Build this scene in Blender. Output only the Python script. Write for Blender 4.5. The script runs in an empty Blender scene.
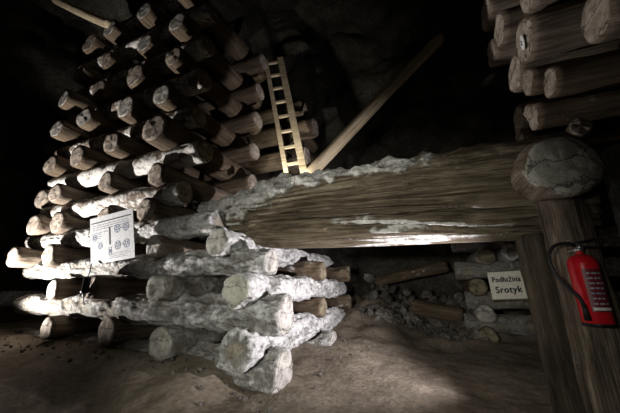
import bpy, bmesh, math, random
from mathutils import Vector, Matrix, noise, Quaternion
import numpy as np

# ------------------------------------------------------------------ camera, world, lights, exposure
scene = bpy.context.scene
COL = scene.collection
scene.view_settings.view_transform = 'Standard'
scene.view_settings.look = 'None'
scene.view_settings.gamma = 1
scene.view_settings.use_curve_mapping = False
scene.view_settings.exposure = 0.0
CAM_H = 1.05
cd = bpy.data.cameras.new('camera'); cam = bpy.data.objects.new('camera', cd); COL.objects.link(cam)
cd.sensor_width = 36; cd.lens = 275 / 620 * 36; cd.clip_start = .02
cam.location = (0, 0, CAM_H)
cam.rotation_euler = (math.radians(90 + 16.2), 0, math.radians(22.9))
scene.camera = cam
w = bpy.data.worlds.new('mine_dark'); scene.world = w; w.use_nodes = True
w.node_tree.nodes['Background'].inputs[0].default_value = (.5, .5, .55, 1)
w.node_tree.nodes['Background'].inputs[1].default_value = 0.0015

def spot(name, loc, target, energy, angle, blend, color, size):
    d = bpy.data.lights.new(name, 'SPOT'); d.energy = energy; d.spot_size = math.radians(angle)
    d.spot_blend = blend; d.color = color; d.shadow_soft_size = size
    o = bpy.data.objects.new(name, d); COL.objects.link(o); o.location = loc
    o.rotation_euler = (Vector(target) - Vector(loc)).to_track_quat('-Z', 'Y').to_euler()
    return o

LAMP_L = Vector((-7.0, 1.8, .35))
LAMP_R = Vector((1.02, 3.42, .60))
LAMP_B = Vector((-2.25, 4.05, 2.62))
LAMP_F = Vector((-.9, -1.3, 1.25))
AIM_L, AIM_R, AIM_B = (-5.3, 3.0, 3.0), (-2.0, 3.9, 1.55), (-2.42, 4.75, 3.45)
spot('left_floodlight_beam', LAMP_L, AIM_L, 1500, 112, .7, (1, .95, .91), .03)
spot('right_floodlight_beam', LAMP_R, AIM_R, 800, 110, 1, (1, .95, 1.0), .05)
spot('ladder_floodlight_beam', LAMP_B, AIM_B, 260, 74, 1, (1, .97, .84), .03)
spot('passage_lamp_beam', LAMP_F, (-1.2, 3.2, .95), 540, 72, 1, (1, 1, .90), .10)
pl = bpy.data.lights.new('rear_fill_lamp', 'POINT'); pl.energy = 10; pl.shadow_soft_size = .15; pl.color = (1, .96, .88)  # weak unseen fill light added behind the camera, no fixture
po = bpy.data.objects.new('rear_fill_lamp', pl); COL.objects.link(po); po.location = (-.8, -2.4, 2.0)

# ------------------------------------------------------------------ helpers
random.seed(7)
def tag(o, label=None, cat=None, group=None, kind=None):
    if label: o['label'] = label
    if cat: o['category'] = cat
    if group: o['group'] = group
    if kind: o['kind'] = kind
    return o

def link(name, me, mat=None, parent=None):
    if mat: me.materials.append(mat)
    o = bpy.data.objects.new(name, me); COL.objects.link(o)
    if parent: o.parent = parent
    return o

def mesh_from(verts, faces, smooth=True, salt=None):
    me = bpy.data.meshes.new('mesh'); me.from_pydata([tuple(v) for v in verts], [], faces); me.update()
    if smooth: me.polygons.foreach_set('use_smooth', [True] * len(me.polygons))
    if salt is not None:
        a = me.attributes.new('salt', 'FLOAT', 'POINT'); a.data.foreach_set('value', salt)
    return me

def bm_obj(name, bm, mat, parent=None, smooth=False):
    me = bpy.data.meshes.new(name); bm.to_mesh(me); bm.free()
    if smooth: me.polygons.foreach_set('use_smooth', [True] * len(me.polygons))
    return link(name, me, mat, parent)

def add_box(bm, c, s, rot=None, bevel=0):
    r = bmesh.ops.create_cube(bm, size=1)
    M = Matrix.Translation(c) @ (rot.to_4x4() if rot else Matrix()) @ Matrix.Diagonal((*s, 1))
    bmesh.ops.transform(bm, matrix=M, verts=r['verts'])
    if bevel:
        es = list({e for v in r['verts'] for e in v.link_edges})
        bmesh.ops.bevel(bm, geom=es, offset=bevel, segments=2, affect='EDGES', profile=.5)

def tube_mesh(pts, rad, seg=10):
    pts = [Vector(p) for p in pts]; vs = []; fs = []
    up = Vector((0, 0, 1)); n = len(pts)
    for i, p in enumerate(pts):
        t = (pts[min(i + 1, n - 1)] - pts[max(i - 1, 0)]).normalized()
        a = t.cross(up if abs(t.z) < .95 else Vector((1, 0, 0))).normalized(); b = t.cross(a)
        r = rad[i] if isinstance(rad, (list, tuple)) else rad
        for k in range(seg):
            q = 2 * math.pi * k / seg; vs.append(p + a * math.cos(q) * r + b * math.sin(q) * r)
    for i in range(n - 1):
        for k in range(seg):
            a0 = i * seg + k; a1 = i * seg + (k + 1) % seg
            fs.append((a0, a1, a1 + seg, a0 + seg))
    fs.append(tuple(range(seg))[::-1]); fs.append(tuple(range((n - 1) * seg, n * seg)))
    me = mesh_from(vs, fs)
    return me

def lathe_mesh(prof, seg=32):
    vs = []; fs = []
    for r, z in prof:
        for k in range(seg):
            q = 2 * math.pi * k / seg; vs.append((r * math.cos(q), r * math.sin(q), z))
    for i in range(len(prof) - 1):
        for k in range(seg):
            a = i * seg + k; b = i * seg + (k + 1) % seg
            fs.append((a, b, b + seg, a + seg))
    return mesh_from(vs, fs)

# ------------------------------------------------------------------ materials
def new_mat(name, rough=.85):
    m = bpy.data.materials.new(name); m.use_nodes = True; nt = m.node_tree
    b = nt.nodes['Principled BSDF']; b.inputs['Roughness'].default_value = rough
    b.inputs['Specular IOR Level'].default_value = .25
    return m, nt, b

def nodes(nt):
    def N(t, **k):
        n = nt.nodes.new(t)
        for a, v in k.items(): setattr(n, a, v)
        return n
    def L(a, b): nt.links.new(a, b)
    return N, L

def ramp(N, stops):
    r = N('ShaderNodeValToRGB'); e = r.color_ramp.elements
    while len(e) < len(stops): e.new(.5)
    for i, (p, c) in enumerate(stops):
        e[i].position = p; e[i].color = (*c, 1) if len(c) == 3 else c
    return r

def math_n(N, L, op, a, b=None, clamp=False):
    n = N('ShaderNodeMath'); n.operation = op; n.use_clamp = clamp
    for i, v in enumerate((a, b)):
        if v is None: continue
        if isinstance(v, (int, float)): n.inputs[i].default_value = v
        else: L(v, n.inputs[i])
    return n.outputs[0]

def wood_mat(name, dark, mid, light, saltcol=(.62, .60, .56), streak=10, rough=.88, bump=.5, soft=.2, saltbump=.9):
    m, nt, b = new_mat(name, rough); N, L = nodes(nt)
    tc = N('ShaderNodeTexCoord'); oi = N('ShaderNodeObjectInfo')
    off = N('ShaderNodeVectorMath', operation='SCALE'); off.inputs[0].default_value = (17, 31, 23); L(oi.outputs['Random'], off.inputs['Scale'])
    ad = N('ShaderNodeVectorMath', operation='ADD'); L(tc.outputs['Object'], ad.inputs[0]); L(off.outputs[0], ad.inputs[1])
    mp = N('ShaderNodeMapping'); mp.inputs['Scale'].default_value = (.8, streak, streak); L(ad.outputs[0], mp.inputs[0])
    n1 = N('ShaderNodeTexNoise'); n1.inputs['Scale'].default_value = 1.6; n1.inputs['Detail'].default_value = 7; n1.inputs['Roughness'].default_value = .65; L(mp.outputs[0], n1.inputs[0])
    n2 = N('ShaderNodeTexNoise'); n2.inputs['Scale'].default_value = 2.1; n2.inputs['Detail'].default_value = 5; L(ad.outputs[0], n2.inputs[0])
    mx = math_n(N, L, 'ADD', math_n(N, L, 'MULTIPLY', n1.outputs[0], .7), math_n(N, L, 'MULTIPLY', n2.outputs[0], .3))
    mp2 = N('ShaderNodeMapping'); mp2.inputs['Scale'].default_value = (1.6, streak * 5, streak * 5); L(ad.outputs[0], mp2.inputs[0])
    n5 = N('ShaderNodeTexNoise'); n5.inputs['Scale'].default_value = 1.5; n5.inputs['Detail'].default_value = 5; n5.inputs['Roughness'].default_value = .7; L(mp2.outputs[0], n5.inputs[0])
    mx = math_n(N, L, 'ADD', math_n(N, L, 'MULTIPLY', mx, .62), math_n(N, L, 'MULTIPLY', n5.outputs[0], .38))
    cr = ramp(N, [(.40, dark), (.5, mid), (.62, light)]); L(mx, cr.inputs[0])
    at = N('ShaderNodeAttribute', attribute_name='salt')
    n3 = N('ShaderNodeTexNoise'); n3.inputs['Scale'].default_value = 5.5; n3.inputs['Detail'].default_value = 8; n3.inputs['Roughness'].default_value = .68; L(ad.outputs[0], n3.inputs[0])
    n4 = N('ShaderNodeTexNoise'); n4.inputs['Scale'].default_value = 17; n4.inputs['Detail'].default_value = 8; n4.inputs['Roughness'].default_value = .7; L(ad.outputs[0], n4.inputs[0])
    sm = math_n(N, L, 'ADD', n3.outputs[0], math_n(N, L, 'MULTIPLY', n4.outputs[0], .25))
    sm = math_n(N, L, 'ADD', sm, math_n(N, L, 'MULTIPLY', at.outputs['Fac'], .8))
    sr = N('ShaderNodeMapRange', interpolation_type='SMOOTHSTEP'); sr.inputs['From Min'].default_value = 1.02 - soft / 2; sr.inputs['From Max'].default_value = 1.02 + soft / 2; L(sm, sr.inputs[0])
    sc = ramp(N, [(.30, tuple(c * .38 for c in saltcol)), (.5, tuple(c * .85 for c in saltcol)), (.68, tuple(min(1, c * 1.2) for c in saltcol))]); L(n4.outputs[0], sc.inputs[0])
    mix = N('ShaderNodeMix', data_type='RGBA'); L(sr.outputs[0], mix.inputs[0]); L(cr.outputs[0], mix.inputs[6]); L(sc.outputs[0], mix.inputs[7])
    L(mix.outputs[2], b.inputs['Base Color'])
    # fine relief
    h = math_n(N, L, 'ADD', math_n(N, L, 'ADD', n1.outputs[0], math_n(N, L, 'MULTIPLY', n5.outputs[0], .6)), math_n(N, L, 'MULTIPLY', math_n(N, L, 'MULTIPLY', sm, sr.outputs[0]), saltbump))
    bp = N('ShaderNodeBump'); bp.inputs['Strength'].default_value = bump; bp.inputs['Distance'].default_value = .03; L(h, bp.inputs['Height']); L(bp.outputs[0], b.inputs['Normal'])
    return m

def end_mat(name, dark, mid, light):
    m, nt, b = new_mat(name, .9); N, L = nodes(nt)
    tc = N('ShaderNodeTexCoord'); oi = N('ShaderNodeObjectInfo')
    sp = N('ShaderNodeMapping'); sp.inputs['Scale'].default_value = (0, 1, 1); L(tc.outputs['Object'], sp.inputs[0])
    n1 = N('ShaderNodeTexNoise'); n1.noise_dimensions = '4D'; n1.inputs['Scale'].default_value = 9; n1.inputs['Detail'].default_value = 7; n1.inputs['Roughness'].default_value = .7; L(sp.outputs[0], n1.inputs[0])
    L(math_n(N, L, 'MULTIPLY', oi.outputs['Random'], 40), n1.inputs['W'])
    ln = N('ShaderNodeVectorMath', operation='LENGTH'); L(sp.outputs[0], ln.inputs[0])
    rg = math_n(N, L, 'SINE', math_n(N, L, 'ADD', math_n(N, L, 'MULTIPLY', ln.outputs['Value'], 230), math_n(N, L, 'MULTIPLY', n1.outputs[0], 9)))
    v = math_n(N, L, 'ADD', n1.outputs[0], math_n(N, L, 'MULTIPLY', rg, .018))
    cr = ramp(N, [(.36, dark), (.5, mid), (.66, light)]); L(v, cr.inputs[0])
    vo = N('ShaderNodeTexVoronoi', feature='DISTANCE_TO_EDGE'); vo.inputs['Scale'].default_value = 2.6
    wv = N('ShaderNodeVectorMath', operation='ADD'); L(sp.outputs[0], wv.inputs[0])
    ws = N('ShaderNodeVectorMath', operation='SCALE'); ws.inputs['Scale'].default_value = .12; L(n1.outputs['Color'], ws.inputs[0]); L(ws.outputs[0], wv.inputs[1]); L(wv.outputs[0], vo.inputs[0])
    ck = N('ShaderNodeMapRange'); ck.inputs['From Max'].default_value = .012; L(vo.outputs[0], ck.inputs[0])
    mix = N('ShaderNodeMix', data_type='RGBA'); L(ck.outputs[0], mix.inputs[0]); mix.inputs[6].default_value = tuple(c * .25 for c in dark) + (1,); L(cr.outputs[0], mix.inputs[7])
    L(mix.outputs[2], b.inputs['Base Color'])
    bp = N('ShaderNodeBump'); bp.inputs['Strength'].default_value = .5; bp.inputs['Distance'].default_value = .02
    L(math_n(N, L, 'ADD', v, ck.outputs[0]), bp.inputs['Height']); L(bp.outputs[0], b.inputs['Normal'])
    return m

def plain(name, col, rough=.5, metal=0):
    m, nt, b = new_mat(name, rough); b.inputs['Base Color'].default_value = (*col, 1); b.inputs['Metallic'].default_value = metal
    N, L = nodes(nt); n = N('ShaderNodeTexNoise'); n.inputs['Scale'].default_value = 25; n.inputs['Detail'].default_value = 4
    tc = N('ShaderNodeTexCoord'); L(tc.outputs['Object'], n.inputs[0])
    c = ramp(N, [(.3, tuple(x * .82 for x in col)), (.7, tuple(min(1, x * 1.08) for x in col))]); L(n.outputs[0], c.inputs[0]); L(c.outputs[0], b.inputs['Base Color'])
    return m

def earth_mat(name, a, b_, c, scale=1.3, bump=.7):
    m, nt, b = new_mat(name, .95); N, L = nodes(nt)
    tc = N('ShaderNodeTexCoord')
    n1 = N('ShaderNodeTexNoise'); n1.inputs['Scale'].default_value = scale; n1.inputs['Detail'].default_value = 9; n1.inputs['Roughness'].default_value = .68; L(tc.outputs['Object'], n1.inputs[0])
    n2 = N('ShaderNodeTexNoise'); n2.inputs['Scale'].default_value = scale * 14; n2.inputs['Detail'].default_value = 5; L(tc.outputs['Object'], n2.inputs[0])
    v = math_n(N, L, 'ADD', math_n(N, L, 'MULTIPLY', n1.outputs[0], .65), math_n(N, L, 'MULTIPLY', n2.outputs[0], .35))
    cr = ramp(N, [(.34, a), (.5, b_), (.64, c)]); L(v, cr.inputs[0]); L(cr.outputs[0], b.inputs['Base Color'])
    bp = N('ShaderNodeBump'); bp.inputs['Strength'].default_value = bump; bp.inputs['Distance'].default_value = .05; L(v, bp.inputs['Height']); L(bp.outputs[0], b.inputs['Normal'])
    return m

M_WOOD = wood_mat('weathered_log_wood', (.05, .037, .026), (.15, .115, .085), (.28, .235, .185))
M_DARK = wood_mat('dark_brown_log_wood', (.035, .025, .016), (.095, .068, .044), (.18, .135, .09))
M_SALT = wood_mat('salt_crusted_wood', (.08, .068, .05), (.23, .205, .16), (.36, .33, .27), saltcol=(.62, .61, .59), streak=4, bump=1.0, soft=.42, saltbump=2.2)
M_BEAM = wood_mat('split_beam_wood', (.03, .022, .014), (.13, .10, .065), (.30, .25, .18), saltcol=(.66, .64, .60), streak=14, bump=.9)
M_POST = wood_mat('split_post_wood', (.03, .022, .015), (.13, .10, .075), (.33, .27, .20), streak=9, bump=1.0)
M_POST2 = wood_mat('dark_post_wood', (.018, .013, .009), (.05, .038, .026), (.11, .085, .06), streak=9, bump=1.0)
M_PLANK = wood_mat('pale_ladder_wood', (.20, .15, .09), (.40, .32, .21), (.55, .46, .33), streak=16, bump=.3)
E_TAN = end_mat('sawn_end_tan', (.11, .09, .07), (.29, .24, .195), (.46, .405, .345))
E_GREY = end_mat('sawn_end_grey', (.14, .13, .115), (.34, .32, .285), (.50, .48, .44))
E_DARK = end_mat('sawn_end_brown', (.06, .048, .03), (.17, .14, .095), (.28, .24, .17))
E_PALE = end_mat('sawn_end_pale', (.20, .19, .155), (.35, .34, .285), (.46, .45, .39))
M_FLOOR = earth_mat('trodden_clay', (.085, .067, .048), (.165, .134, .10), (.26, .22, .175))
M_ROCK = earth_mat('dark_mine_rock', (.012, .011, .009), (.036, .033, .026), (.085, .08, .066), scale=1.1)
M_CRUMB = earth_mat('salt_rubble', (.03, .025, .02), (.09, .08, .07), (.26, .24, .22), scale=2.3)

# ------------------------------------------------------------------ setting: floor, rock walls, ceiling
def sstep(a, b, x):
    t = max(0, min(1, (x - a) / (b - a))); return t * t * (3 - 2 * t)

def floor_h(x, y):
    h = noise.fractal(Vector((x * .9, y * .9, 3)), 1, 2, 5) * .045 + noise.fractal(Vector((x * 6, y * 6, 1)), 1, 2, 3) * .012
    bank = (1 - sstep(-2.5, -1.9, x)) * sstep(1.75, 2.75, y) * (.24 + .05 * noise.noise(Vector((x * 1.7, y * 1.7, 9))))
    h += bank
    # heap of spoil along the right side of the crib, rising to the back
    h += sstep(3.2, 6.5, y) * (1 - sstep(-1.35, -.1, x)) * .32 * (1 + .5 * noise.noise(Vector((x * 2, y * 2, 4))))
    h += sstep(5.4, 7.6, y) * .35 * (1 + .8 * noise.noise(Vector((x * 2.4, y * 2.4, 14))))
    h += sstep(-9.5, -7.0, -abs(x + 0.0) - 0) * 0
    return h

def grid(name, nx, ny, fn, mat, kind='structure', parent=None):
    vs = []; fs = []
    for j in range(ny + 1):
        for i in range(nx + 1): vs.append(fn(i / nx, j / ny))
    for j in range(ny):
        for i in range(nx):
            a = j * (nx + 1) + i; fs.append((a, a + 1, a + nx + 2, a + nx + 1))
    o = link(name, mesh_from(vs, fs), mat, parent)
    if kind: o['kind'] = kind
    return o

def fl(u, v):
    x = -10 + 16 * u; y = -3 + 12 * v
    return (x, y, floor_h(x, y))
grid('floor', 330, 260, fl, M_FLOOR)

def rock_d(p, amp):
    return noise.fractal(p * .55, 1, 2, 6) * amp + (noise.ridged_multi_fractal(p * .9, 1, 2, 4, 1, 2) - 1) * amp * .35
def wb(u, v):
    x = -10 + 16 * u; z = -.4 + 10.4 * v
    return (x, 8.1 + rock_d(Vector((x, 5, z)), .55) - .10 * max(0, z - 3) , z)
grid('wall_back', 110, 80, wb, M_ROCK)
def wl(u, v):
    y = -3 + 12 * u; z = -.4 + 10.4 * v
    return (-9.3 + rock_d(Vector((3, y, z)), .5), y, z)
grid('wall_left', 60, 50, wl, M_ROCK)
def wr(u, v):
    y = -3 + 12 * u; z = -.4 + 10.4 * v
    return (5.2 + rock_d(Vector((33, y, z)), .5), y, z)
grid('wall_right', 60, 50, wr, M_ROCK)
def ce(u, v):
    x = -10 + 16 * u; y = -3 + 12 * v
    return (x, y, 9.0 + rock_d(Vector((x, y, 21)), .7))
grid('ceiling', 80, 60, ce, M_ROCK)

# ------------------------------------------------------------------ logs
LOGS = []
class Spec: pass

def plan(p0, p1, r0, r1=None, mat=None, end=None, ends=(1,), salt=0., lump=.012, layer=None, crib=None, label='', group=None, seed=None, step=.055, seg=26, name='log', endlabel=None, rough=0):
    s = Spec(); s.p0 = Vector(p0); s.p1 = Vector(p1); s.r0 = r0; s.r1 = r1 or r0; s.mat = mat or M_WOOD; s.end = end; s.ends = ends
    s.salt = salt; s.lump = lump; s.layer = layer; s.crib = crib; s.label = label; s.group = group; s.step = step; s.seg = seg; s.name = name
    s.seed = seed if seed is not None else len(LOGS) * 3.77 + 1; s.endlabel = endlabel; s.rough = rough
    LOGS.append(s); return s

def build_log(s):
    ax = (s.p1 - s.p0); Ln = ax.length; d = ax.normalized()
    up = Vector((0, 0, 1)) if abs(d.z) < .9 else Vector((0, 1, 0))
    yv = up.cross(d).normalized(); zv = d.cross(yv)
    R = Matrix((d, yv, zv)).transposed(); Mx = R.to_4x4(); Mx.translation = s.p0
    Mi = Mx.inverted()
    n = max(6, int(Ln / s.step)); seg = s.seg
    above = [o for o in LOGS if o is not s and s.crib and o.crib == s.crib and o.layer == s.layer + 1]
    vs = []; salts = []; sd = s.seed
    bend = .02 * math.sin(sd * 1.3); bend2 = .02 * math.cos(sd * 2.1)
    rings = []
    for i in range(n + 1):
        f = i / n; x = f * Ln; r = s.r0 + (s.r1 - s.r0) * f
        dend = min(x, Ln - x)
        rc = 1 - .04 * max(0, 1 - dend / .05)            # worn, slightly rounded rim
        by = bend * math.sin(f * math.pi); bz = bend2 * math.sin(f * math.pi)
        for k in range(seg):
            q = 2 * math.pi * k / seg; c, sn = math.cos(q), math.sin(q)
            e = noise.noise(Vector((c * .9 + sd, sn * .9, x * .35))) * .09
            e += noise.noise(Vector((c * 3.2 + sd, sn * 3.2 + 5, x * .5))) * .035
            P = Vector((x * 3.0, c * r * 7 + sd, sn * r * 7))
            lm = noise.fractal(P, 1, 2, 4)
            rr = r * rc * (1 + e) + lm * s.lump
            if s.rough:
                rf = s.rough * (.3 + .7 * sstep(.0, .16, dend)) * ((.3 + .7 * f) if s.crib == 'left' and s.layer % 2 == 0 else 1)
                P2 = Vector((x * 1.9 + 3, c * r * 5 + sd, sn * r * 5))
                big = noise.noise(P2); pit = max(0, noise.noise(P2 * 2.3 + Vector((7, 1, 4))) - .12)
                fin = noise.fractal(P2 * 6, 1, 2.1, 4)
                rr += rf * (big * .04 - pit * .10 + fin * .016)
                lm += 1.3 * big - 1.8 * pit + 1.2 * fin
            sx = .02 * noise.noise(Vector((sd, c * 1.5, sn * 1.5))) if dend < .01 else 0
            v = Vector((x + sx, c * rr + by, sn * rr + bz))
            if above:
                wv = Mx @ v
                for o in above:
                    od = o.p1 - o.p0; l2 = od.x * od.x + od.y * od.y
                    t = ((wv.x - o.p0.x) * od.x + (wv.y - o.p0.y) * od.y) / l2
                    if -.02 < t < 1.02:
                        cx = o.p0 + od * t; ro = (o.r0 + (o.r1 - o.r0) * t) * 1.03
                        du = math.hypot(wv.x - cx.x, wv.y - cx.y)
                        if du < ro:
                            zc = cx.z - math.sqrt(ro * ro - du * du)
                            if wv.z > zc: wv.z = max(zc, s.p0.z - r * .6)
                v = Mi @ wv
            vs.append(v); salts.append(s.salt(f, c, sn) + (.14 * lm if s.rough else 0) if callable(s.salt) else s.salt + .14 * lm)
    fs = []
    for i in range(n):
        for k in range(seg):
            a = i * seg + k; b = i * seg + (k + 1) % seg; fs.append((a, b, b + seg, a + seg))
    for ring, flip in ((0, True), (n, False)):
        c = sum((vs[ring * seg + k] for k in range(seg)), Vector()) / seg; ci = len(vs); vs.append(c); salts.append(0)
        for k in range(seg):
            a = ring * seg + k; b = ring * seg + (k + 1) % seg
            fs.append((b, a, ci) if flip else (a, b, ci))
    o = link(s.name, mesh_from(vs, fs, salt=salts), s.mat); o.matrix_world = Mx
    tag(o, s.label, 'log', s.group)
    if s.end:
        for e in s.ends:
            ring = 0 if e == 0 else n; sg = -1 if e == 0 else 1
            c = vs[-2] if e == 0 else vs[-1]
            ev = []; ef = []; ks = (1.0, .955, .7, .35)
            for kk in ks:
                for k in range(seg):
                    p = vs[ring * seg + k]; q = c + (p - c) * (.965 * kk)
                    out = .006 if kk < 1 else -.01
                    q = Vector((c.x + (p.x - c.x) * .8 + sg * (out + .004 * noise.noise(q * 9 + Vector((sd, 0, 0)))), q.y, q.z)); ev.append(q)
            ev.append(c + Vector((sg * .008, 0, 0)))
            for j in range(len(ks) - 1):
                for k in range(seg):
                    a = j * seg + k; b = j * seg + (k + 1) % seg
                    ef.append((a, b, b + seg, a + seg) if sg > 0 else (b, a, a + seg, b + seg))
            j = (len(ks) - 1) * seg
            for k in range(seg):
                a = j + k; b = j + (k + 1) % seg
                ef.append((a, b, len(ev) - 1) if sg > 0 else (b, a, len(ev) - 1))
            eo = link('sawn_end', mesh_from(ev, ef), s.end, o)
            if s.endlabel: eo['label'] = s.endlabel
    return o

rnd = random.Random(11)
J = lambda a: rnd.uniform(-a, a)
ORD = ['lowest', 'second', 'third', 'fourth', 'fifth', 'sixth', 'seventh', 'eighth', 'ninth', 'tenth', 'eleventh', 'twelfth']

# ---- left timber crib: lengthwise logs (along X) on even layers, crosswise logs (along Y) on odd layers
A_Z = {0: .13, 2: .72, 4: 1.34, 6: 1.92, 8: 2.50, 10: 3.16, 12: 3.88, 14: 4.61, 16: 5.38, 18: 6.18, 20: 6.98}
A_XR = {0: -1.60, 2: -1.58, 4: -1.80, 6: -2.70, 8: -3.45, 10: -3.14, 12: -3.36, 14: -3.34, 16: -3.34, 18: -3.33, 20: -3.35}
def low_salt(l): return .55 if l <= 5 else (.42 if l <= 7 else .30)
for l, z in A_Z.items():
    w_ = ORD[l // 2]
    r = {0: .235, 2: .22, 4: .17}.get(l, .185)
    lower = l <= 4
    def sfun(f, c, sn, l=l, lower=lower):
        v = (.40 + .20 * f) if lower else (.55 if l <= 10 else .42) + .12 * sn * -1
        if l == 6: v += .3 * f
        return v + (.10 if l in (4, 10) else 0)
    plan((-7.35 + J(.2), 3.04, z), (A_XR[l], 3.04, z + J(.02)), min(r * .92, .17), r if l != 10 else .195, mat=M_SALT if l <= 6 else M_WOOD, end=E_GREY if lower else (E_DARK if l > 6 else None),
         salt=sfun, lump=.03 if lower else .014, layer=l, crib='left', group='lengthwise logs of the left crib',
         label='%s log lying lengthwise on the left log wall, %s long row up' % ('salt-crusted' if lower else 'weathered', w_), step=.03 if l <= 6 else .05, seg=52 if l <= 6 else 28, rough=.9 if lower else .7 if l == 6 else .5)
    # second and third lengthwise rows behind
    if l <= 4:
        ys = [(4.78, -1.58 if l == 0 else -1.76), (6.35, -1.55 if l == 0 else -1.72)]
    elif l == 6:
        ys = []
    else:
        ys = [(4.5, -3.16 + J(.06))] if l <= 18 else []
    for k, (yy, xr) in enumerate(ys):
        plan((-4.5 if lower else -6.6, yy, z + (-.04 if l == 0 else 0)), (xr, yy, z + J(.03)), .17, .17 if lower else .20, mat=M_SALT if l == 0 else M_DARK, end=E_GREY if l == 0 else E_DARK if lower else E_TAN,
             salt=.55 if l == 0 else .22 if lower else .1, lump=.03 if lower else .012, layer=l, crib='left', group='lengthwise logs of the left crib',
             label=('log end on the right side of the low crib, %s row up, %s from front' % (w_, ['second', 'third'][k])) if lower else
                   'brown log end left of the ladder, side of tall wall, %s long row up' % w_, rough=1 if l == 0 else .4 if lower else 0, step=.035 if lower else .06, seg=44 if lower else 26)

B_Z = {1: .41, 3: 1.02, 5: 1.59, 7: 2.22, 9: 2.81, 11: 3.48, 13: 4.26, 15: 4.97, 17: 5.72, 19: 6.55}
B_X = {1: [-5.5, -4.28, -3.07, -1.98], 3: [-5.86, -4.57, -3.3, -2.04], 5: [-7.15, -6.15, -4.75, -3.62, -2.42],
       7: [-6.85, -6.15, -5.05, -3.90], 9: [-7.05, -6.28, -4.95, -3.77], 11: [-7.0, -5.98, -4.80, -3.74], 13: [-6.95, -5.95, -4.85, -3.87],
       15: [-6.9, -5.9, -4.8, -3.83], 17: [-6.85, -5.9, -4.8, -3.78], 19: [-6.85, -5.9, -4.8, -3.78]}
PLACE = {4: ['leftmost', 'second from left', 'third from left', 'rightmost'], 5: ['leftmost', 'second from left', 'third from left', 'fourth from left', 'rightmost']}
for l, z in B_Z.items():
    xs = B_X[l]; w_ = ORD[l // 2]
    for k, x in enumerate(xs):
        corner = l <= 5 and k == len(xs) - 1
        crusty = l <= 3 and k == len(xs) - 2
        y0 = 2.70 + J(.05 if corner else .10) + (.09 if l in (7, 9) else -.05 if l > 9 else 0)
        if l == 1 and corner: y0 = 2.66
        r = .185 if l <= 5 else (.195 if l <= 9 else .235)
        if l in (7, 9): x *= 1.025
        if corner: r = {1: .205, 3: .195, 5: .19}[l]
        r *= 1 + J(.05 if corner else .13)
        y1 = 6.75 if corner else (5.2 if k == len(xs) - 1 else 4.6)
        if corner: e = E_PALE if l == 3 else (E_GREY if l == 5 else None)
        elif crusty: e = E_GREY
        else: e = rnd.choice([E_TAN, E_TAN, E_GREY])
        if l == 13 and k == 3: e = E_GREY
        look = 'salt-encrusted' if corner or crusty else rnd.choice(['weathered', 'weathered'])
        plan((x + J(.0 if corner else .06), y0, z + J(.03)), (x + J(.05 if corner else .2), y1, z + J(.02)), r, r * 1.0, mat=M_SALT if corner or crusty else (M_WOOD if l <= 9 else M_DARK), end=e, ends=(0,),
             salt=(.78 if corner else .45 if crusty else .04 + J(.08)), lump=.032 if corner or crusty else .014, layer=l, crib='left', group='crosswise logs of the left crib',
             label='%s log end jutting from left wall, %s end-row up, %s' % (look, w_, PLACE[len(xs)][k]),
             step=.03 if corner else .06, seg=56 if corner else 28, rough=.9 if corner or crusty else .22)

plan((-4.3, 4.7, 1.93), (-1.85, 4.7, 1.93), .17, mat=M_DARK, salt=.2, label='short log under the ladder foot, hidden behind the long beam')
# ---- rear crib seen past the ladder
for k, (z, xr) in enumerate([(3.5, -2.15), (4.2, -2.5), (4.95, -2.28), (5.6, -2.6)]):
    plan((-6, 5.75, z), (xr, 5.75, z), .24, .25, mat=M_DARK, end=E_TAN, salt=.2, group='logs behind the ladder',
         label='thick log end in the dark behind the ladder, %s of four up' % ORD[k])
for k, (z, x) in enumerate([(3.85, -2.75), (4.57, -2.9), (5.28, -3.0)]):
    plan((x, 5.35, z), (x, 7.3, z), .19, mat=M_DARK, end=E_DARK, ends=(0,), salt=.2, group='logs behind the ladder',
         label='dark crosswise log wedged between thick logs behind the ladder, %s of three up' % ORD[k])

# ---- right-hand support: two posts, cap log, piled logs above
plan((1.0, 2.46, 1.925), (1.0, 2.78, 1.92), .25, .255, mat=M_WOOD, end=E_PALE, ends=(0,), salt=lambda f, c, s: .12 + .45 * max(0, c * .5 - s * .6) * (1 - f), lump=.014, layer=5, crib='right',
     label='big round cap log with cracked sawn face on top of the front post', name='cap_log', step=.04, seg=40)
plan((1.0, 2.66, -.1), (.985, 2.66, 1.93), .15, .135, mat=M_POST, salt=.18, lump=.02, layer=4, crib='right',
     label='front upright timber post carrying the red extinguisher', name='timber_post', step=.04, seg=36)
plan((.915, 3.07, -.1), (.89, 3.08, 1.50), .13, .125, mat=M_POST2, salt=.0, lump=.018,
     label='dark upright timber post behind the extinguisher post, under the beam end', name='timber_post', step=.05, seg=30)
PILE = [(1.12, 2.84, 3.41, .225, 'thick round end with a small white tag'), (1.12, 2.60, 2.72, .125, 'small tan end low in the pile, nearest the camera'),
        (1.10, 2.93, 2.99, .13, 'greyish end below the thick tagged one'), (1.10, 3.12, 2.74, .11, 'small pale end just above the long beam'),
        (1.10, 3.28, 4.02, .20, 'barky end up at the top left of the pile'), (1.12, 3.70, 4.72, .22, 'brown end at the very top left'),
        (1.2, 2.70, 3.86, .20, 'end resting above the thick tagged one'), (1.15, 3.34, 3.40, .21, 'end tucked left of the thick tagged one'),
        (1.15, 3.5, 2.89, .19, 'shadowed end just left of the greyish one'), (1.05, 2.87, 2.555, .12, 'slim log lying straight on the beam end'),
        (1.05, 3.33, 2.56, .13, 'second slim log on the beam end, further back'), (1.35, 2.28, 2.98, .19, 'log at the right edge, nearest the camera'),
        (1.4, 2.33, 3.5, .18, 'dark log above the right-edge one'), (1.1, 3.74, 4.10, .18, 'dark end deep at the back of the pile')]
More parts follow.
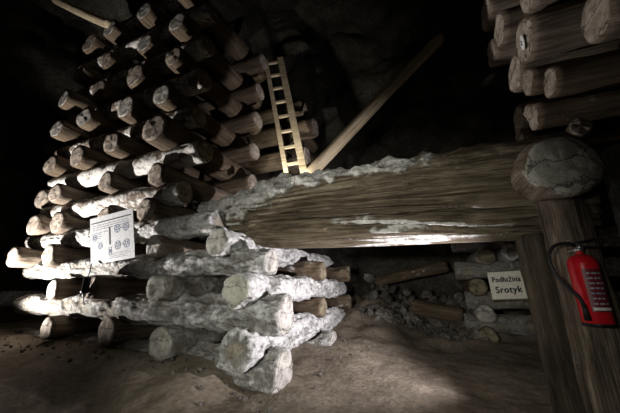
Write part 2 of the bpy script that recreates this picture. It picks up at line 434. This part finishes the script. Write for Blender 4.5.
for x, y, z, r, t in PILE:
    plan((x, y, z), (3.4, y + .05, z + .02), r, r * 1.1, mat=M_WOOD if r > .15 else M_DARK, end=E_TAN, ends=(0,), salt=.2, lump=.012,
         group='logs piled over the right cap log', label='log in the upper right pile: ' + t)
plan((1.16, 2.45, 2.20), (1.17, 2.76, 2.205), .075, mat=M_DARK, end=E_TAN, ends=(0,), salt=.1, label='thin pole end just above right of the big cap log', group=None, step=.06, seg=18)
plan((2.75, 2.3, 1.93), (2.75, 5.2, 1.93), .25, mat=M_DARK, salt=.1, label='cap log at the far right, in the dark beyond the extinguisher', name='cap_log')
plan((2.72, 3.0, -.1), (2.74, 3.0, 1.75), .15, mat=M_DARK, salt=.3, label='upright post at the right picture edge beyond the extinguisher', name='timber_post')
plan((1.62, 3.05, -.1), (1.62, 3.05, 2.2), .12, mat=M_SALT, salt=.55, label='pale salt-streaked post right behind the extinguisher', name='timber_post')

# ---- low crib in the dark beyond, with the name sign
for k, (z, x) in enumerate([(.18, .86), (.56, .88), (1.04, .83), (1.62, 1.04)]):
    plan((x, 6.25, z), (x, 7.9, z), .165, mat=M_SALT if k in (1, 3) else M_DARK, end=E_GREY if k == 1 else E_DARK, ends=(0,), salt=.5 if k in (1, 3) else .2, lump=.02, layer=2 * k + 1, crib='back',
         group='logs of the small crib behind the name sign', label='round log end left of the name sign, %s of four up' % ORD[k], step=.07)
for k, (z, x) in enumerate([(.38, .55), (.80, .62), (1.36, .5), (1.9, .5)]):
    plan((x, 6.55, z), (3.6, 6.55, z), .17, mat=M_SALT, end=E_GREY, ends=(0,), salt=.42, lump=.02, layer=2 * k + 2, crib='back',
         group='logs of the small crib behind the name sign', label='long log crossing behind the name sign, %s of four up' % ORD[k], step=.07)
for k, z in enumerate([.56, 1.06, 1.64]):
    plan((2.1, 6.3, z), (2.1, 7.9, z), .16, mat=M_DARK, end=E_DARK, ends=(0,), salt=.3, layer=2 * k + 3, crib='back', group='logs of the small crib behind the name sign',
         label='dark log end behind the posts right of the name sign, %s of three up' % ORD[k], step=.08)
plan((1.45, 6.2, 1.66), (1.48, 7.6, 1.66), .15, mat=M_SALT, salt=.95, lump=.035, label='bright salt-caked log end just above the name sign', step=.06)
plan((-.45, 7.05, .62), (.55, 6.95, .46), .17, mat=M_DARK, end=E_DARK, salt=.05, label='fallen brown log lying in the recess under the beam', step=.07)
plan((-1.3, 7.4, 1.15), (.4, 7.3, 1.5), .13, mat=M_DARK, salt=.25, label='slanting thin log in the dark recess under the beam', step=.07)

# ---- poles
plan((-2.02, 4.72, 3.2), (.72, 5.05, 5.85), .125, .11, mat=M_PLANK, salt=-.2, lump=.006, label='long slanting pole leaning up right from the ladder foot', name='slanting_pole', step=.08)
plan((-8.3, 2.4, 8.3), (-5.97, 2.66, 6.66), .10, .10, mat=M_PLANK, salt=-.2, lump=.004, label='thin brown pole slanting down to the top of the left log wall', name='slanting_pole', step=.1)

for s in LOGS: build_log(s)

# ---- the long split beam
def build_beam():
    p0 = Vector((-3.42, 3.54, 2.13)); p1 = Vector((1.35, 3.06, 1.93))
    d = (p1 - p0); Ln = d.length; d.normalize(); yv = Vector((0, 0, 1)).cross(d).normalized(); zv = d.cross(yv)
    Mx = Matrix((d, yv, zv)).transposed().to_4x4(); Mx.translation = p0
    n = 130; seg = 220; vs = []; salts = []
    splits = [(.30, .02), (.17, .03), (.06, .022), (-.03, .036), (-.12, .024), (-.19, .04), (-.27, .026), (-.34, .036), (-.42, .03)]       # long cracks on the face (height, width)
    for i in range(n + 1):
        f = i / n * 1.15; x = i / n * Ln
        hh = .29 + .225 * sstep(0, .42, f) - .02 * sstep(.5, 1, f); hw = .25 + .10 * sstep(0, .5, f) - .09 * sstep(.7, 1.0, f)
        for k in range(seg):
            q = 2 * math.pi * k / seg; c, sn = math.cos(q), math.sin(q)
            e = 2.25; rr = (abs(c) ** e + abs(sn) ** e) ** (-1 / e)
            y = c * rr * hw; z = sn * rr * hh
            g = noise.noise(Vector((x * .3, y * 8, z * 11 + 4))) + .5 * noise.noise(Vector((x * .6, y * 19, z * 24)))
            ck = 0; edge = 0
            for j, (zc, wd) in enumerate(splits):
                zz = z - zc * (.55 + .45 * f) - .03 * noise.noise(Vector((x * .8, j * 7.3, 0))) - .012 * noise.noise(Vector((x * 3, j * 3.3, 5)))
                on = sstep(-.25, .15, noise.noise(Vector((x * .45 + j * 4.1, j * 9.7, 1))))
                u_ = abs(zz) / wd
                if u_ < 1: ck = max(ck, on * (1 - u_ * u_))
                if 0 < zz < wd * 2.0: edge = max(edge, on)
            lm = noise.fractal(Vector((x * 4, y * 6, z * 6)), 1, 2, 4)
            crust = min(1, 1 - sstep(.18, .46, f - .13 * sn + .12 * lm) + sstep(.22, .62, sn + lm * .28) * (1 - .6 * sstep(.75, 1.0, f)))
            rad = 1 + (g * .04 - ck * .42) * (1 - crust * .85)
            vs.append(Vector((x, y * rad + c * lm * .065 * crust, z * rad + sn * lm * .09 * crust)))
            underglow_salt = sstep(.05, .9, -sn) * math.exp(-((f - .72) / .24) ** 2)  # pale salt patch that also paints in the lamp's glow from below
            stk = noise.noise(Vector((x * .7, y * 12, z * 34 + 3))) + .4 * noise.noise(Vector((x * 3, y * 30, z * 50)))
            salts.append(-.30 + .92 * crust + .14 * crust * lm + .95 * underglow_salt * (1 + 1.5 * stk) + .22 * stk * (1 - crust) + (.32 + .35 * max(0, -sn) + .5 * noise.noise(Vector((x * 2.2, z * 4, 8)))) * edge * (1 - ck))
    fs = []
    for i in range(n):
        for k in range(seg):
            a = i * seg + k; b = i * seg + (k + 1) % seg; fs.append((a, b, b + seg, a + seg))
    fs.append(tuple(range(seg))[::-1]); fs.append(tuple(range(n * seg, (n + 1) * seg)))
    o = link('timber_beam', mesh_from(vs, fs, salt=salts), M_BEAM); o.matrix_world = Mx
    tag(o, 'long thick split timber beam with salt-crusted top, reaching the right posts', 'beam')
build_beam()

# ---- ladder
def build_ladder():
    root = bpy.data.objects.new('ladder', None); COL.objects.link(root)
    b0 = Vector((-2.06, 4.68, 2.09)); t0 = Vector((-3.02, 4.77, 6.5))
    root.location = b0; tag(root, 'narrow wooden ladder lit from below, leaning beside the tall log wall', 'ladder')
    d = (t0 - b0); Ln = d.length; d.normalize(); side = Vector((.93, .36, 0)); side = (side - d * side.dot(d)).normalized(); nn = d.cross(side)
    R = Matrix((side, nn, d)).transposed()
    for sx, wd in ((-.18, .10), (.18, .15)):
        bm = bmesh.new(); add_box(bm, Vector((0, 0, 0)), (wd, .07, Ln), bevel=.008)
        o = bm_obj('rail', bm, M_PLANK, root); o.matrix_local = Matrix.Translation(R @ Vector((sx, 0, Ln / 2))) @ R.to_4x4() @ Matrix.Rotation(math.pi / 2, 4, 'Y') @ Matrix.Rotation(-math.pi / 2, 4, 'Y')
    bm = bmesh.new(); add_box(bm, Vector((0, 0, 0)), (.30, .05, .06), bevel=.006)
    me = bpy.data.meshes.new('rung'); bm.to_mesh(me); bm.free(); me.materials.append(M_PLANK)
    k = 0; z = .2
    while z < Ln - .1:
        o = bpy.data.objects.new('rung', me); COL.objects.link(o); o.parent = root
        o.matrix_local = Matrix.Translation(R @ Vector((0, .012, z))) @ R.to_4x4(); z += .42; k += 1
build_ladder()

# ------------------------------------------------------------------ rubble in the recess and along the crib foot
def build_rubble(name, label, spots, mat):
    bm = bmesh.new(); rr = random.Random(5)
    for (x, y, z, r) in spots:
        q = bmesh.ops.create_icosphere(bm, subdivisions=2 if r > .08 else 1, radius=r)
        sc = Vector((rr.uniform(.7, 1.4), rr.uniform(.7, 1.3), rr.uniform(.5, .9))); rot = Quaternion((rr.random(), rr.random(), rr.random()), rr.random() * 6)
        for v in q['verts']:
            p = v.co.copy(); p *= 1 + .55 * noise.noise(p / r * 1.3 + Vector((x * 9, y * 9, 2)))
            p = rot @ Vector((p.x * sc.x, p.y * sc.y, p.z * sc.z)); v.co = p + Vector((x, y, z))
    o = bm_obj(name, bm, mat); tag(o, label, 'rubble', kind='stuff'); return o
rr = random.Random(3); sp = []
for i in range(230):
    x = rr.uniform(-1.5, .9); y = rr.uniform(6.2, 7.7); r = rr.uniform(.04, .17) * (.6 + .5 * (y - 6) / 2)
    sp.append((x, y, floor_h(x, y) + r * .2 + max(0, y - 7.0) * rr.random() * 1.0, r))
build_rubble('rock_rubble', 'tumbled salt rubble heaped in the dark recess under the beam', sp, M_CRUMB)
sp = []
for i in range(110):
    if rr.random() < .6: x = rr.uniform(-7, -1.4); y = rr.gauss(2.55, .14)
    else: x = rr.gauss(-1.25, .16); y = rr.uniform(2.9, 6.5)
    r = rr.uniform(.01, .03); sp.append((x, y, floor_h(x, y) + r * .3, r))
build_rubble('loose_salt_crumbs', 'loose salt crumbs and pebbles along the foot of the crib', sp, M_CRUMB)

# ------------------------------------------------------------------ information panel and name sign
M_WHITE = plain('white_panel', (.88, .89, .90), .45)
M_INK = plain('dark_print', (.05, .05, .06), .6)
M_INKL = plain('grey_print', (.32, .34, .38), .6)
M_INKB = plain('blue_grey_print', (.22, .27, .40), .6)
M_CREAM = plain('cream_board', (.80, .76, .66), .6)
M_BLACK = plain('black_plastic', (.015, .015, .016), .45)
M_METAL = plain('dull_metal', (.45, .45, .46), .4, .9)
M_RED = plain('red_enamel', (.55, .012, .02), .28)
M_LAMP = plain('white_cable', (.75, .74, .70), .5)

def build_panel():
    TL, TR, BR, BL = Vector((-4.68, 2.47, 2.04)), Vector((-3.77, 2.49, 2.13)), Vector((-3.75, 2.60, 1.43)), Vector((-4.68, 2.59, 1.35))
    c = (TL + TR + BR + BL) / 4; X = ((TR + BR - TL - BL) / 2); W = X.length; X.normalize()
    Yv = ((TL + TR - BL - BR) / 2); Yv = Yv - X * Yv.dot(X); Hh = Yv.length; Yv.normalize(); Z = X.cross(Yv)
    root = bpy.data.objects.new('information_panel', None); COL.objects.link(root); root.matrix_world = Matrix.Translation(c) @ Matrix((X, Yv, Z)).transposed().to_4x4()
    tag(root, 'white printed information panel with diagrams, hung on the left log wall', 'sign')
    bm = bmesh.new(); add_box(bm, Vector((0, 0, -.004)), (W, Hh, .008), bevel=.002); bm_obj('board', bm, M_WHITE, root)
    def strips(name, rects, mat, lab=None):
        bm = bmesh.new()
        for x0, y0, x1, y1 in rects:
            add_box(bm, Vector(((x0 + x1) / 2, (y0 + y1) / 2, .0011)), (abs(x1 - x0), abs(y1 - y0), .0014))
        o = bm_obj(name, bm, mat, root)
        if lab: o['label'] = lab
        return o
    for hxx in (-W * .32, W * .36):
        bm = bmesh.new(); add_box(bm, Vector((hxx, -.02, -.09)), (.03, .05, .17)); bm_obj('hanging_bracket', bm, M_METAL, root)
    hx, hy = W / 2, Hh / 2; q = random.Random(2)
    strips('printed_title', [(-hx + .03, hy - .095, hx - .04, hy - .08)], M_INK)
    tx = []
    for row in range(3):
        y = hy - .125 - row * .032; x = -hx + .05
        while x < hx - .1:
            l = q.uniform(.03, .1); tx.append((x, y, min(x + l, hx - .05), y - .009)); x += l + .018
    for col, (x0, x1) in enumerate(((-hx + .04, -.20), (-.17, -.02))):
        for row in range(4):
            if col == 1 and row > 0: continue
            y = hy - .24 - row * .028; tx.append((x0, y, x1 - q.uniform(0, .05), y - .008))
    for row in range(4):
        y = -hy + .12 - row * .022; tx.append((-.05, y, hx - .06 - q.uniform(0, .1), y - .006))
    strips('printed_text', tx, M_INKL)['kind'] = 'stuff'
    strips('printed_bar', [(-.045, -.10, -.015, .16)], M_INK)
    strips('printed_frame', [(-.06, -.14, -.054, -.25), (-.005, -.14, .001, -.25), (-.06, -.14, 0, -.146), (-.06, -.25, 0, -.256), (-.045, -.17, -.015, -.22)], M_INKB)
    for (x, y, r) in ((.13, .11, .062), (.31, .11, .062), (.13, -.13, .062), (.31, -.13, .062), (-.36, .04, .05), (-.24, -.09, .05)):
        bm = bmesh.new(); seg = 24
        for (ri, ro) in ((r * .86, r), (r * .30, r * .46)):
            iv = [bm.verts.new((x + ri * math.cos(a * 2 * math.pi / seg), y + ri * math.sin(a * 2 * math.pi / seg), .0018)) for a in range(seg)]
            ov = [bm.verts.new((x + ro * math.cos(a * 2 * math.pi / seg), y + ro * math.sin(a * 2 * math.pi / seg), .0018)) for a in range(seg)]
            for a in range(seg): bm.faces.new((iv[a], ov[a], ov[(a + 1) % seg], iv[(a + 1) % seg]))
        for a in range(5):
            an = a * 1.257 + x * 7; add_box(bm, Vector((x + r * .66 * math.cos(an), y + r * .66 * math.sin(an), .0012)), (r * .3, r * .16, .0012), rot=Matrix.Rotation(an, 3, 'Z'))
        bm_obj('printed_diagram', bm, M_INKB, root)
    strips('printed_arrow', [(.20, .105, .24, .115), (.20, -.135, .24, -.125), (-.30, -.02, -.27, -.03)], M_INKB)
build_panel()

def text_mesh(body, size, mat, parent, loc, sx=1.0, bold=0.0, name='lettering'):
    cu = bpy.data.curves.new('txt', 'FONT'); cu.body = body; cu.size = size; cu.align_x = 'CENTER'; cu.extrude = .0015; cu.space_character = 1.12
    tmp = bpy.data.objects.new('txt', cu); COL.objects.link(tmp)
    dg = bpy.context.evaluated_depsgraph_get(); me = bpy.data.meshes.new_from_object(tmp.evaluated_get(dg))
    bpy.data.objects.remove(tmp)
    me.transform(Matrix.Diagonal((sx, 1, 1, 1)))
    bm = bmesh.new()                                   # brush-stroke weight: overlaid strokes of the same letter
    for k, (dx, dy) in enumerate(((-bold, 0), (bold, 0), (0, bold * .7), (0, -bold * .7))):
        t = me.copy(); t.transform(Matrix.Translation((dx, dy, k * .0003))); bm.from_mesh(t); bpy.data.meshes.remove(t)
    o = bm_obj(name, bm, mat, parent); o.location = loc
    return o

def build_sign():
    root = bpy.data.objects.new('name_sign', None); COL.objects.link(root)
    root.matrix_world = Matrix.Translation((1.29, 6.02, 1.06)) @ Matrix.Rotation(math.radians(90 + 6), 4, 'X')
    tag(root, 'cream board lettered Podłużnia Srotyk hung on the dark crib under the beam', 'sign')
    root.matrix_world = Matrix.Translation((1.245, 6.02, 1.07)) @ Matrix.Rotation(math.radians(-3), 4, 'Y') @ Matrix.Rotation(math.radians(96), 4, 'X')
    bm = bmesh.new(); add_box(bm, Vector((0, 0, -.01)), (.53, .47, .02), bevel=.003); bm_obj('board', bm, M_CREAM, root)
    text_mesh('Podłużnia', .13, M_INK, root, (.0, .06, .001), .74, .005)
    text_mesh('Srotyk', .155, M_INK, root, (.005, -.125, .001), .86, .006)
    bm = bmesh.new(); add_box(bm, Vector((0, -.262, -.004)), (.53, .02, .03)); bm_obj('lower_batten', bm, M_DARK, root)
build_sign()

# small white tag on the thick log end, upper right
def build_tag():
    root = bpy.data.objects.new('numbered_tag', None); COL.objects.link(root)
    root.matrix_world = Matrix.Translation((1.10, 2.80, 3.36)) @ Matrix.Rotation(-math.pi / 2, 4, 'Y')
    tag(root, 'small oval white tag nailed to the thick log end, upper right', 'tag')
    me = lathe_mesh([(0, .0), (.07, .0), (.074, .003), (.07, .008), (0, .009)], 28); d = link('plate', me, M_WHITE, root); d.scale = (1.15, .62, 1); d.location = (0, 0, .004)
    m2 = tube_mesh([(-.03, -.008, .015), (-.012, .014, .015), (.006, -.010, .015), (.026, .010, .015)], .005, 6); link('painted_mark', m2, M_INK, root)
build_tag()

# black cylindrical fitting below the panel
def build_fitting():
    root = bpy.data.objects.new('lamp_socket', None); COL.objects.link(root); root.location = (-4.60, 2.555, 1.06)
    root.rotation_euler = (math.radians(8), math.radians(14), 0)
    tag(root, 'small black cylindrical lamp socket with white tip, below the white panel', 'lamp socket')
    link('body', lathe_mesh([(0, .13), (.035, .13), (.045, .12), (.045, -.06), (.052, -.065), (.052, -.10), (0, -.10)], 20), M_BLACK, root)
    link('tip', lathe_mesh([(0, -.10), (.022, -.10), (.022, -.15), (.013, -.165), (0, -.165)], 16), M_LAMP, root)
    link('cord', tube_mesh([(0, 0, .12), (.0, .01, .2), (-.05, .04, .31)], .007, 8), M_BLACK, root)
    link('lead', tube_mesh([(-.0, 0, -.15), (-.015, .01, -.2), (-.03, .02, -.25), (-.035, .06, -.29)], .009, 8), M_LAMP, root)
build_fitting()

# ------------------------------------------------------------------ fire extinguisher on the front post
def build_extinguisher():
    root = bpy.data.objects.new('fire_extinguisher', None); COL.objects.link(root)
    root.location = (.945, 2.425, .815); root.rotation_euler = (0, 0, math.radians(8)); root.scale = (.93, .93, .93)
    tag(root, 'red fire extinguisher with black hose hung on the front post', 'fire extinguisher')
    R = .083; H = .47
    prof = [(0, .012), (R * .7, 0), (R * .93, .004), (R, .02), (R, H * .86)] + [(R * math.cos(a), H * .86 + .075 * math.sin(a)) for a in [i * math.pi / 2 / 8 for i in range(1, 8)]] + [(.022, H * .86 + .076), (.022, H * .86 + .095), (0, H * .86 + .095)]
    link('cylinder', lathe_mesh(prof, 40), M_RED, root)
    zt = H * .86 + .09
    link('base_ring', lathe_mesh([(R * .8, -.006), (R * 1.0, -.006), (R * 1.02, .012), (R * .99, .016)], 36), M_BLACK, root)
    v = link('valve', lathe_mesh([(0, zt), (.026, zt), (.026, zt + .02), (.018, zt + .028), (.018, zt + .06), (0, zt + .06)], 20), M_METAL, root)
    bm = bmesh.new(); add_box(bm, Vector((.045, 0, zt + .035)), (.13, .024, .012), rot=Matrix.Rotation(.12, 3, 'Y'), bevel=.003); bm_obj('carry_handle', bm, M_BLACK, root)
    bm = bmesh.new(); add_box(bm, Vector((.04, 0, zt + .075)), (.14, .024, .010), rot=Matrix.Rotation(-.22, 3, 'Y'), bevel=.003); bm_obj('squeeze_lever', bm, M_BLACK, root)
    g = link('pressure_gauge', lathe_mesh([(0, 0), (.018, 0), (.018, .012), (0, .013)], 18), M_METAL, root); g.matrix_local = Matrix.Translation((0, -.02, zt + .03)) @ Matrix.Rotation(math.pi / 2, 4, 'X')
    p = tube_mesh([(-.03, .02, zt + .085), (-.03, .05, zt + .085)], .003, 6); link('safety_pin', p, M_METAL, root)
    # hose: from the valve out to the left, down along the body
    ctrl = [(-.02, -.01, zt + .04), (-.07, -.02, zt + .06), (-.15, -.02, zt + .045), (-.20, -.02, zt - .03), (-.195, -.03, zt - .14), (-.15, -.045, zt - .24), (-.105, -.06, zt - .31), (-.088, -.06, zt - .37)]
    pts = []
    for i in range(len(ctrl) - 1):
        P = [Vector(ctrl[max(0, i - 1)]), Vector(ctrl[i]), Vector(ctrl[i + 1]), Vector(ctrl[min(len(ctrl) - 1, i + 2)])]
        for k in range(6):
            t = k / 6; pts.append(.5 * ((2 * P[1]) + (P[2] - P[0]) * t + (2 * P[0] - 5 * P[1] + 4 * P[2] - P[3]) * t * t + (3 * P[1] - P[0] - 3 * P[2] + P[3]) * t ** 3))
    pts.append(Vector(ctrl[-1])); h = link('hose', tube_mesh(pts, .012, 10), M_BLACK, root)
    link('nozzle', tube_mesh([(-.088, -.06, zt - .36), (-.086, -.06, zt - .40), (-.084, -.06, zt - .46)], [.014, .015, .02], 12), M_BLACK, root)
    # printed label wrapped round the front right of the cylinder
    def wrap(name, a0, a1, z0, z1, rr, mat, parent=root):
        vs = []; fs = []; n = 12
        for i in range(n + 1):
            a = math.radians(a0 + (a1 - a0) * i / n)
            for z in (z0, z1): vs.append((rr * math.cos(a), rr * math.sin(a), z))
        for i in range(n): fs.append((2 * i, 2 * i + 2, 2 * i + 3, 2 * i + 1))
        return link(name, mesh_from(vs, fs), mat, parent)
    M_LAB = plain('dark_red_label', (.16, .02, .03), .4)
    lb = wrap('label_sheet', -128, -15, .09, .37, R + .0008, M_LAB)
    q = random.Random(8)
    for i in range(7):
        z = .345 - i * .033; a0 = -116
        for j in range(3):
            a1 = a0 + q.uniform(10, 22)
            wrap('label_print', a0, a1, z - .011, z, R + .0016, M_INKB if i in (4,) else M_INKL, lb); a0 = a1 + 5
    wrap('label_band', -122, -22, .10, .118, R + .0016, M_LAMP, lb)
    # wall hook / strap
    bm = bmesh.new(); add_box(bm, Vector((0, .088, .33)), (.05, .012, .14), bevel=.002); add_box(bm, Vector((0, .05, zt + .012)), (.03, .10, .008)); bm_obj('bracket', bm, M_METAL, root)
build_extinguisher()

# ------------------------------------------------------------------ floodlight housings for the lamps in the place
def housing(name, loc, target, label, s=1.0):
    root = bpy.data.objects.new(name, None); COL.objects.link(root)
    d = (Vector(target) - Vector(loc)).normalized()
    root.matrix_world = Matrix.Translation(Vector(loc) - d * .07 * s) @ d.to_track_quat('-Z', 'Y').to_matrix().to_4x4()
    tag(root, label, 'lamp')
    link('housing', lathe_mesh([(0, .12 * s), (.06 * s, .12 * s), (.075 * s, .09 * s), (.08 * s, 0), (.09 * s, -.01 * s), (.09 * s, -.02 * s), (.078 * s, -.02 * s), (.06 * s, .02 * s), (0, .03 * s)], 24), M_BLACK, root)
    return root
def bracket(root, a, b):
    o = link('bracket', tube_mesh([Vector(a), Vector(b)], .012, 8), M_BLACK, root); o.matrix_parent_inverse = root.matrix_world.inverted()
hl = housing('floodlight', LAMP_L, AIM_L, 'black floodlight low in front of the far left of the log wall', 1.0)
hr = housing('floodlight', LAMP_R, AIM_R, 'black floodlight on the floor hidden behind the right posts', 1.0)
hb = housing('floodlight', LAMP_B, AIM_B, 'black floodlight behind the long beam below the ladder', .8)
bpy.context.view_layer.update()
for hroot, foot in ((hl, (-7.0, 1.78, floor_h(-7.0, 1.78) - .02)), (hr, (1.06, 3.42, floor_h(1.06, 3.42) - .02)), (hb, (-2.25, 3.55, 2.35))):
    bracket(hroot, hroot.matrix_world.translation, foot)
